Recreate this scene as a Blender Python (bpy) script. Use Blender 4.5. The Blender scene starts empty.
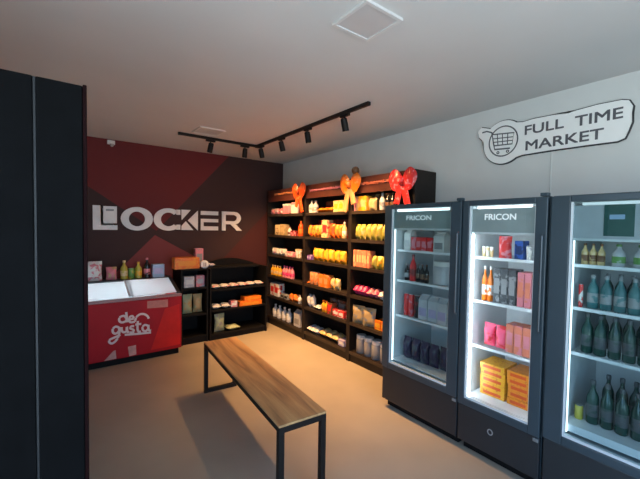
import bpy, bmesh, math, random
from mathutils import Vector, Matrix
random.seed(7)
PI = math.pi
scene = bpy.context.scene
COL = scene.collection

# ------------------------------------------------------------------ materials
RGB = {
 'white': (.70,.69,.66), 'palegrey': (.52,.52,.54), 'grey': (.28,.28,.29), 'charcoal': (.07,.075,.085),
 'black': (.012,.012,.014), 'cream': (.62,.45,.22), 'tan': (.48,.34,.16), 'brown': (.16,.07,.03),
 'pink': (.66,.22,.27), 'hotpink': (.85,.10,.20), 'magenta': (.62,.04,.18), 'salmon': (.66,.20,.12),
 'peach': (.68,.27,.11), 'red': (.65,.03,.03), 'darkred': (.20,.012,.012), 'redorange': (.62,.07,.01),
 'orange': (.74,.17,.012), 'yelloworange': (.74,.25,.015), 'yellow': (.74,.36,.02), 'lime': (.44,.38,.06),
 'green': (.12,.30,.07), 'darkgreen': (.012,.05,.04), 'teal': (.05,.16,.17), 'purple': (.16,.06,.32),
 'lilac': (.42,.36,.55), 'darkpurple': (.035,.02,.06), 'blue': (.03,.10,.40), 'navy': (.01,.03,.12),
 'slate': (.05,.06,.085), 'paleblue': (.30,.42,.60), 'palegreen': (.40,.45,.26), 'amber': (.75,.28,.02),
}
_M = {}
def mat(name, color, rough=.5, metal=0., var=.12, scale=9., bump=0., second=None, thr=.55, emit=None, spec=None):
    """Procedural material: base colour with a little noise variation, or a two-colour print."""
    if name in _M: return _M[name]
    m = bpy.data.materials.new(name); m.use_nodes = True
    nt = m.node_tree; b = nt.nodes['Principled BSDF']
    b.inputs['Roughness'].default_value = rough; b.inputs['Metallic'].default_value = metal
    if spec is not None: b.inputs['Specular IOR Level'].default_value = spec
    tc = nt.nodes.new('ShaderNodeTexCoord'); nz = nt.nodes.new('ShaderNodeTexNoise')
    nz.inputs['Scale'].default_value = scale; nz.inputs['Detail'].default_value = 3
    oi = nt.nodes.new('ShaderNodeObjectInfo'); ad = nt.nodes.new('ShaderNodeVectorMath')
    nt.links.new(tc.outputs['Object'], ad.inputs[0]); nt.links.new(oi.outputs['Random'], ad.inputs[1])
    nt.links.new(ad.outputs[0], nz.inputs['Vector'])
    cr = nt.nodes.new('ShaderNodeValToRGB')
    nt.links.new(nz.outputs['Fac'], cr.inputs['Fac']); nt.links.new(cr.outputs['Color'], b.inputs['Base Color'])
    e = cr.color_ramp.elements
    if second is None:
        e[0].position = .3; e[0].color = (*[c*(1-var) for c in color], 1)
        e[1].position = .7; e[1].color = (*[min(1, c*(1+var)) for c in color], 1)
    else:
        e[0].position = thr-.03; e[0].color = (*color, 1)
        e[1].position = thr+.03; e[1].color = (*second, 1)
    if bump:
        bp = nt.nodes.new('ShaderNodeBump'); bp.inputs['Strength'].default_value = bump
        bp.inputs['Distance'].default_value = .01
        nt.links.new(nz.outputs['Fac'], bp.inputs['Height']); nt.links.new(bp.outputs['Normal'], b.inputs['Normal'])
    if emit:
        b.inputs['Emission Color'].default_value = (*emit[0], 1); b.inputs['Emission Strength'].default_value = emit[1]
    _M[name] = m
    return m
def cmat(c, rough=.45): return mat('plain_'+c, RGB[c], rough)
def pmat(c1, c2, rough=.4): return mat('print_%s_%s' % (c1, c2), RGB[c1], rough, scale=22, second=RGB[c2], thr=.58)
def glass_mat(name, tint=(1,1,1), milk=0., milkcol=(.8,.82,.84), rough=.02, ior=1.45):
    if name in _M: return _M[name]
    m = bpy.data.materials.new(name); m.use_nodes = True; nt = m.node_tree
    nt.nodes.clear()
    out = nt.nodes.new('ShaderNodeOutputMaterial'); tr = nt.nodes.new('ShaderNodeBsdfTransparent')
    tr.inputs['Color'].default_value = (*tint, 1)
    gl = nt.nodes.new('ShaderNodeBsdfGlossy'); gl.inputs['Roughness'].default_value = rough
    fr = nt.nodes.new('ShaderNodeFresnel'); fr.inputs['IOR'].default_value = ior
    mx = nt.nodes.new('ShaderNodeMixShader')
    src = tr.outputs[0]
    if milk:
        df = nt.nodes.new('ShaderNodeBsdfDiffuse'); df.inputs['Color'].default_value = (*milkcol, 1)
        tl = nt.nodes.new('ShaderNodeBsdfTranslucent'); tl.inputs['Color'].default_value = (*milkcol, 1)
        m0 = nt.nodes.new('ShaderNodeMixShader'); m0.inputs[0].default_value = .75
        nt.links.new(df.outputs[0], m0.inputs[1]); nt.links.new(tl.outputs[0], m0.inputs[2]); df = m0
        m2 = nt.nodes.new('ShaderNodeMixShader'); m2.inputs[0].default_value = milk
        nt.links.new(tr.outputs[0], m2.inputs[1]); nt.links.new(df.outputs[0], m2.inputs[2]); src = m2.outputs[0]
    geo = nt.nodes.new('ShaderNodeNewGeometry'); fm = nt.nodes.new('ShaderNodeMath'); fm.operation = 'SUBTRACT'; fm.use_clamp = True
    nt.links.new(fr.outputs[0], fm.inputs[0]); nt.links.new(geo.outputs['Backfacing'], fm.inputs[1])   # only the outer face mirrors
    nt.links.new(fm.outputs[0], mx.inputs[0]); nt.links.new(src, mx.inputs[1]); nt.links.new(gl.outputs[0], mx.inputs[2])
    nt.links.new(mx.outputs[0], out.inputs['Surface'])
    _M[name] = m
    return m
def emit_mat(name, color, strength):
    if name in _M: return _M[name]
    m = bpy.data.materials.new(name); m.use_nodes = True; nt = m.node_tree
    b = nt.nodes['Principled BSDF']; b.inputs['Base Color'].default_value = (.8,.8,.8,1)
    b.inputs['Emission Color'].default_value = (*color, 1); b.inputs['Emission Strength'].default_value = strength
    _M[name] = m
    return m

# ------------------------------------------------------------------ mesh helpers
def box(bm, x0, x1, y0, y1, z0, z1, bev=0.):
    x0, x1 = sorted((x0, x1)); y0, y1 = sorted((y0, y1)); z0, z1 = sorted((z0, z1))
    r = bmesh.ops.create_cube(bm, size=1)
    vs = r['verts']
    for v in vs:
        v.co = Vector(((x0+x1)/2 + v.co.x*(x1-x0), (y0+y1)/2 + v.co.y*(y1-y0), (z0+z1)/2 + v.co.z*(z1-z0)))
    if bev:
        es = list({e for v in vs for e in v.link_edges})
        bmesh.ops.bevel(bm, geom=es, offset=bev, segments=2, affect='EDGES', profile=.6)
def lathe(bm, prof, seg=14, cx=0, cy=0):
    rings = []
    for r, z in prof:
        rings.append([bm.verts.new((cx+r*math.cos(2*PI*k/seg), cy+r*math.sin(2*PI*k/seg), z)) for k in range(seg)])
    for a, b in zip(rings, rings[1:]):
        for k in range(seg):
            bm.faces.new((a[k], a[(k+1) % seg], b[(k+1) % seg], b[k]))
    bm.faces.new(list(reversed(rings[0]))); bm.faces.new(rings[-1])
def tube(bm, pts, r, seg=8, flat=None):
    """Round bar along a polyline; flat=(axis vector, factor) squashes its section."""
    pts = [Vector(p) for p in pts]; rings = []
    for i, p in enumerate(pts):
        a = pts[max(0, i-1)]; b = pts[min(len(pts)-1, i+1)]
        t = (b-a).normalized()
        ref = Vector((0,0,1)) if abs(t.z) < .9 else Vector((1,0,0))
        n = t.cross(ref).normalized(); m = t.cross(n).normalized()
        ring = []
        for k in range(seg):
            d = (n*math.cos(2*PI*k/seg) + m*math.sin(2*PI*k/seg))*r
            if flat:
                ax = Vector(flat[0]); d -= ax*d.dot(ax)*(1-flat[1])
            ring.append(bm.verts.new(p+d))
        rings.append(ring)
    for a, b in zip(rings, rings[1:]):
        for k in range(seg):
            bm.faces.new((a[k], a[(k+1) % seg], b[(k+1) % seg], b[k]))
    bm.faces.new(list(reversed(rings[0]))); bm.faces.new(rings[-1])
def prism(bm, poly, depth_vec, map3):
    """Extrude a 2-D polygon: map3 turns (a,b) into 3-D, depth_vec is the thickness."""
    d = Vector(depth_vec)
    a = [bm.verts.new(map3(*p)) for p in poly]; b = [bm.verts.new(Vector(map3(*p))+d) for p in poly]
    f1 = bm.faces.new(a); f2 = bm.faces.new(list(reversed(b)))
    n = len(poly)
    for k in range(n):
        bm.faces.new((a[k], b[k], b[(k+1) % n], a[(k+1) % n]))
    bmesh.ops.triangulate(bm, faces=[f1, f2])
def ringprism(bm, outer, inner, depth_vec, map3):
    d = Vector(depth_vec); n = len(outer)
    A = [bm.verts.new(map3(*p)) for p in outer]; B = [bm.verts.new(map3(*p)) for p in inner]
    A2 = [bm.verts.new(Vector(map3(*p))+d) for p in outer]; B2 = [bm.verts.new(Vector(map3(*p))+d) for p in inner]
    for k in range(n):
        j = (k+1) % n
        bm.faces.new((A[k], A[j], B[j], B[k])); bm.faces.new((A2[j], A2[k], B2[k], B2[j]))
        bm.faces.new((A[j], A[k], A2[k], A2[j])); bm.faces.new((B[k], B[j], B2[j], B2[k]))
def mesh(name, bm, material, smooth=False):
    bmesh.ops.recalc_face_normals(bm, faces=bm.faces[:])
    me = bpy.data.meshes.new(name); bm.to_mesh(me); bm.free()
    for m in (material if isinstance(material, (list, tuple)) else [material]): me.materials.append(m)
    if smooth:
        for p in me.polygons: p.use_smooth = True
        try: me.set_sharp_from_angle(angle=R(40))
        except Exception: pass
    return me
def R(d): return math.radians(d)
def obj(name, bm, material, parent=None, smooth=False, loc=None, label=None):
    o = bpy.data.objects.new(name, mesh(name, bm, material, smooth)); COL.objects.link(o)
    if parent:
        o.parent = parent
        if not loc: o.matrix_parent_inverse = Matrix.Translation(-parent.location) if not any(parent.rotation_euler) else parent_inv(parent)
    if loc: o.location = loc
    if label: o['label'] = label
    return o
def parent_inv(p):
    return (Matrix.Translation(p.location) @ p.rotation_euler.to_matrix().to_4x4()).inverted()
def tag(o, label, cat, group=None, kind=None):
    o['label'] = label; o['category'] = cat
    if group: o['group'] = group
    if kind: o['kind'] = kind
    return o
def thing(name, label, cat, loc, group=None):
    o = bpy.data.objects.new(name, None); o.empty_display_size = .1; COL.objects.link(o)
    o.location = loc
    return tag(o, label, cat, group)
def struct(name, bm, m):
    o = obj(name, bm, m); o['kind'] = 'structure'; return o
def nb(): return bmesh.new()
def text_mesh(name, body, size, extrude, material, matrix, bold=0., fit=None, shear=0., offset=0.):
    c = bpy.data.curves.new(name, 'FONT'); c.body = body; c.size = size; c.extrude = extrude; c.offset = offset
    c.shear = shear; c.resolution_u = 4
    o = bpy.data.objects.new(name, c); COL.objects.link(o)
    dg = bpy.context.evaluated_depsgraph_get()
    me = bpy.data.meshes.new_from_object(o.evaluated_get(dg)); COL.objects.unlink(o); bpy.data.objects.remove(o)
    xs = [v.co.x for v in me.vertices]; ys = [v.co.y for v in me.vertices]
    w, h = max(xs)-min(xs), max(ys)-min(ys); mx, my = min(xs), min(ys)
    fw, fh = fit if fit else (w, h)
    for v in me.vertices:
        v.co = matrix @ Vector(((v.co.x-mx)*fw/w, (v.co.y-my)*fh/h, v.co.z))
    if bold:                                       # heavier strokes: the same letters set again a little to each side
        bm = bmesh.new(); mx3 = matrix.to_3x3()
        for dx, dy in ((0,0),(-bold,-bold),(bold,-bold),(-bold,bold),(bold,bold)):
            s = mx3 @ Vector((dx, dy, (dx+2*dy)*.04)); c0 = len(bm.verts); bm.from_mesh(me); bm.verts.ensure_lookup_table()
            for v in bm.verts[c0:]: v.co += s
        bm.to_mesh(me); bm.free()
    me.materials.clear(); me.materials.append(material)
    return me
def add_mesh(name, me, parent=None, label=None):
    o = bpy.data.objects.new(name, me); COL.objects.link(o)
    if parent: o.parent = parent; o.matrix_parent_inverse = parent_inv(parent)
    if label: o['label'] = label
    return o
def frame_right(y, z, x):   # writing on a face that looks along -x: reads towards -y
    return Matrix(((0,0,-1,x),(-1,0,0,y),(0,1,0,z),(0,0,0,1)))
def frame_back(x, z, y):    # writing on a face that looks along -y
    return Matrix(((1,0,0,x),(0,0,-1,y),(0,1,0,z),(0,0,0,1)))

# ------------------------------------------------------------------ room
XL, XR, YF, YB, H = -.95, 3.22, -1.4, 5.42, 2.77
floor_m = mat('floor_tile', (.395,.335,.26), .36, var=.10, scale=1.6)
ceil_m = mat('ceiling_paint', (.64,.62,.61), .9, var=.02, scale=2)
wallr_m = mat('grey_wall_paint', (.69,.70,.69), .85, var=.03, scale=3)
white_m = mat('white_plastic', (.75,.75,.74), .45, var=.03)
black_m = mat('black_laminate', (.006,.0055,.0055), .6, var=.2, scale=30, spec=.15)
metal_m = mat('black_metal', (.012,.0095,.009), .5, var=.15, scale=40, spec=.2)

bm = nb(); box(bm, XL-.2, XR+.2, YF-.2, YB+.2, -.1, 0); struct('floor', bm, floor_m)
bm = nb(); box(bm, XL-.2, XR+.2, YF-.2, YB+.2, H, H+.1); struct('ceiling', bm, ceil_m)
bm = nb(); box(bm, XR, XR+.12, YF-.2, YB+.2, 0, H); struct('wall_right', bm, wallr_m)

# back wall: charcoal paint with red triangles meeting behind the letters
def wall_paint():
    m = bpy.data.materials.new('red_and_charcoal_paint'); m.use_nodes = True; nt = m.node_tree; b = nt.nodes['Principled BSDF']
    b.inputs['Roughness'].default_value = .75
    tc = nt.nodes.new('ShaderNodeTexCoord'); sp = nt.nodes.new('ShaderNodeSeparateXYZ')
    nt.links.new(tc.outputs['Object'], sp.inputs[0])
    def half(ax, az, c):       # 1 where ax*x + az*z > c
        m1 = nt.nodes.new('ShaderNodeMath'); m1.operation = 'MULTIPLY'; m1.inputs[1].default_value = ax
        m2 = nt.nodes.new('ShaderNodeMath'); m2.operation = 'MULTIPLY_ADD'; m2.inputs[1].default_value = az
        nt.links.new(sp.outputs['X'], m1.inputs[0]); nt.links.new(sp.outputs['Z'], m2.inputs[0]); nt.links.new(m1.outputs[0], m2.inputs[2])
        g = nt.nodes.new('ShaderNodeMath'); g.operation = 'GREATER_THAN'; g.inputs[1].default_value = c
        nt.links.new(m2.outputs[0], g.inputs[0]); return g.outputs[0]
    def both(a, c):
        n = nt.nodes.new('ShaderNodeMath'); n.operation = 'MULTIPLY'; nt.links.new(a, n.inputs[0]); nt.links.new(c, n.inputs[1]); return n.outputs[0]
    def mix(fac, ca, cb):
        n = nt.nodes.new('ShaderNodeMix'); n.data_type = 'RGBA'
        nt.links.new(fac, n.inputs['Factor'])
        if isinstance(ca, tuple): n.inputs[6].default_value = (*ca, 1)
        else: nt.links.new(ca, n.inputs[6])
        n.inputs[7].default_value = (*cb, 1); return n.outputs[2]
    up = both(half(.70, 1, 1.56+.70*1.13), half(-1.12, 1, 1.56-1.12*1.13))
    dn = both(half(1.05, -1, -1.50+1.05*1.11), half(-.58, -1, -1.50-.58*1.11))
    rt = half(1.0, -1, 1.0*2.35-1.35)
    c = mix(up, (.040,.0145,.0145), (.135,.011,.013))
    c = mix(dn, c, (.19,.035,.038))
    c = mix(rt, c, (.065,.010,.009))
    nt.links.new(c, b.inputs['Base Color'])
    return m
bm = nb(); box(bm, XL-.2, XR+.2, YB, YB+.12, 0, H); struct('wall_back', bm, wall_paint())
# left wall and front wall with large shop windows (behind and beside the camera)
def wall_with_hole(name, axis, c0, c1, a0, a1, ha0, ha1, hz0, hz1, m):
    bm = nb()
    def bx(p0, p1, z0, z1):
        if axis == 'x': box(bm, c0, c1, p0, p1, z0, z1)
        else: box(bm, p0, p1, c0, c1, z0, z1)
    bx(a0, ha0, 0, H); bx(ha1, a1, 0, H); bx(ha0, ha1, 0, hz0); bx(ha0, ha1, hz1, H)
    struct(name, bm, m)
wall_with_hole('wall_left', 'x', XL-.12, XL, YF-.2, YB+.2, -1.1, 1.0, .1, 2.5, wallr_m)
wall_with_hole('wall_front', 'y', YF-.12, YF, XL, XR, .1, 2.1, .1, 2.4, wallr_m)
def window(name, axis, c, a0, a1, z0, z1, panes):
    w = bpy.data.objects.new(name, None); COL.objects.link(w); w['kind'] = 'structure'
    if axis == 'x': w.location = (c, (a0+a1)/2, z0)
    else: w.location = ((a0+a1)/2, c, z0)
    bm = nb()
    def bx(p0, p1, q0, q1, t):
        if axis == 'x': box(bm, c-t, c+t, p0, p1, q0, q1)
        else: box(bm, p0, p1, c-t, c+t, q0, q1)
    bx(a0, a1, z0, z0+.05, .03); bx(a0, a1, z1-.05, z1, .03)
    for k in range(panes+1):
        p = a0+.025+(a1-a0-.05)*k/panes; bx(p-.025, p+.025, z0+.05, z1-.05, .03)
    obj('window_frame', bm, metal_m, w)
    for k in range(panes):
        bm = nb(); s = (a1-a0-.05)/panes; bx(a0+.05+s*k, a0+s*(k+1), z0+.05, z1-.05, .003)
        obj('window_pane', bm, glass_mat('window_glass'), w)
window('window_1', 'x', XL-.06, -1.1, 1.0, .1, 2.5, 2)
window('window_2', 'y', YF-.06, .1, 2.1, .1, 2.4, 2)

# ceiling fittings
def ceiling_panel(x, y, s, label):
    t = thing('ceiling_light', label, 'ceiling light', (x, y, H), 'flush ceiling panels')
    o = s/2; bm = nb()
    ringprism(bm, [(-o,-o),(o,-o),(o,o),(-o,o)], [(-o+.018,-o+.018),(o-.018,-o+.018),(o-.018,o-.018),(-o+.018,o-.018)],
              (0,0,-.014), lambda a, b: (x+a, y+b, H))
    obj('frame', bm, mat('panel_frame', (.68,.66,.65), .6, var=.02), t)
    bm = nb(); box(bm, x-o+.018, x+o-.018, y-o+.018, y+o-.018, H-.008, H, .001)
    obj('diffuser', bm, mat('unlit_diffuser', (.56,.54,.54), .5, var=.02), t)
ceiling_panel(1.345, 1.40, .27, 'unlit square ceiling panel nearest the camera')
ceiling_panel(1.44, 4.15, .30, 'unlit square ceiling panel above the chest freezer')
# small white sensor on top of the back wall
t = thing('wall_sensor', 'small white sensor at the top of the red wall', 'sensor', (.57, YB, 2.72))
bm = nb(); box(bm, .525, .615, YB-.03, YB, 2.70, 2.755, .006); obj('housing', bm, white_m, t)
bm = nb(); lathe(bm, [(.006,2.665),(.018,2.672),(.024,2.69),(.024,2.702)], 12, .575, YB-.05); obj('lens', bm, mat('sensor_lens', (.35,.34,.34), .3), t, True)
bm = nb(); tube(bm, [(.575,YB-.02,2.72),(.575,YB-.05,2.70)], .008); obj('bracket', bm, white_m, t)

# track lighting -----------------------------------------------------------
t = thing('lighting_track', 'black L-shaped lighting track on the ceiling', 'lighting track', (2.21, 4.43, H))
bm = nb(); box(bm, 1.165, 2.21, 4.412, 4.448, H-.032, H, .003); obj('rail', bm, metal_m, t)
bm = nb(); box(bm, 2.192, 2.228, 2.25, 4.412, H-.032, H, .003); obj('rail', bm, metal_m, t)
bm = nb(); box(bm, 2.188, 2.232, 4.408, 4.452, H-.038, H, .004); obj('corner_joint', bm, metal_m, t)
def spot(x, y, aim, label, power, ang):
    t = thing('track_spotlight', label, 'spotlight', (x, y, H-.032), 'track spotlights')
    bm = nb(); box(bm, x-.017, x+.017, y-.06, y+.06, H-.056, H-.0325, .004) if abs(x-2.21) < .1 else box(bm, x-.06, x+.06, y-.017, y+.017, H-.056, H-.0325, .004)
    obj('adapter', bm, metal_m, t)
    bm = nb(); tube(bm, [(x,y,H-.05),(x,y,H-.105)], .009); obj('stem', bm, metal_m, t)
    p = Vector((x, y, H-.125)); d = (Vector(aim)-p).normalized()
    q = d.to_track_quat('Z', 'Y').to_matrix().to_4x4(); mtx = Matrix.Translation(p) @ q
    bm = nb(); lathe(bm, [(.020,-.055),(.031,-.05),(.033,.0),(.033,.066),(.029,.066),(.027,.050),(.0271,.049)], 16)
    bmesh.ops.transform(bm, matrix=mtx, verts=bm.verts[:]); hd = obj('head', bm, metal_m, t, True)
    bm = nb(); lathe(bm, [(.0262,.051),(.0262,.055),(.018,.058)], 16)
    bmesh.ops.transform(bm, matrix=mtx, verts=bm.verts[:])
    o = obj('lens', bm, emit_mat('warm_lens', (1,.62,.30), 30), hd)
    L = bpy.data.lights.new('spot_lamp', 'SPOT'); L.energy = power; L.color = (1,.53,.20); L.spot_size = R(ang); L.spot_blend = 1
    L.shadow_soft_size = .05
    lo = bpy.data.objects.new('spot_lamp', L); COL.objects.link(lo); lo.matrix_world = Matrix.Translation(p+d*.075) @ (-d).to_track_quat('Z','Y').to_matrix().to_4x4()
SP = 1.25
spot(1.56, 4.43, (1.45,5.1,1.0), 'leftmost black spotlight on the short arm of the track', 12*SP, 70)
spot(2.03, 4.43, (2.2,5.2,.5), 'black spotlight on the short track arm nearest its corner', 6*SP, 75)
spot(2.21, 4.30, (2.9,4.75,.7), 'black spotlight on the long track arm right at the corner', 80*SP, 100)
spot(2.21, 3.76, (2.85,3.8,.6), 'second black spotlight from the corner on the long track arm', 95*SP, 100)
spot(2.21, 3.20, (2.7,3.2,.3), 'third black spotlight from the corner on the long track arm', 105*SP, 105)
spot(2.21, 2.58, (2.9,2.75,.7), 'black spotlight nearest the free end of the long track arm', 70*SP, 100)

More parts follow.
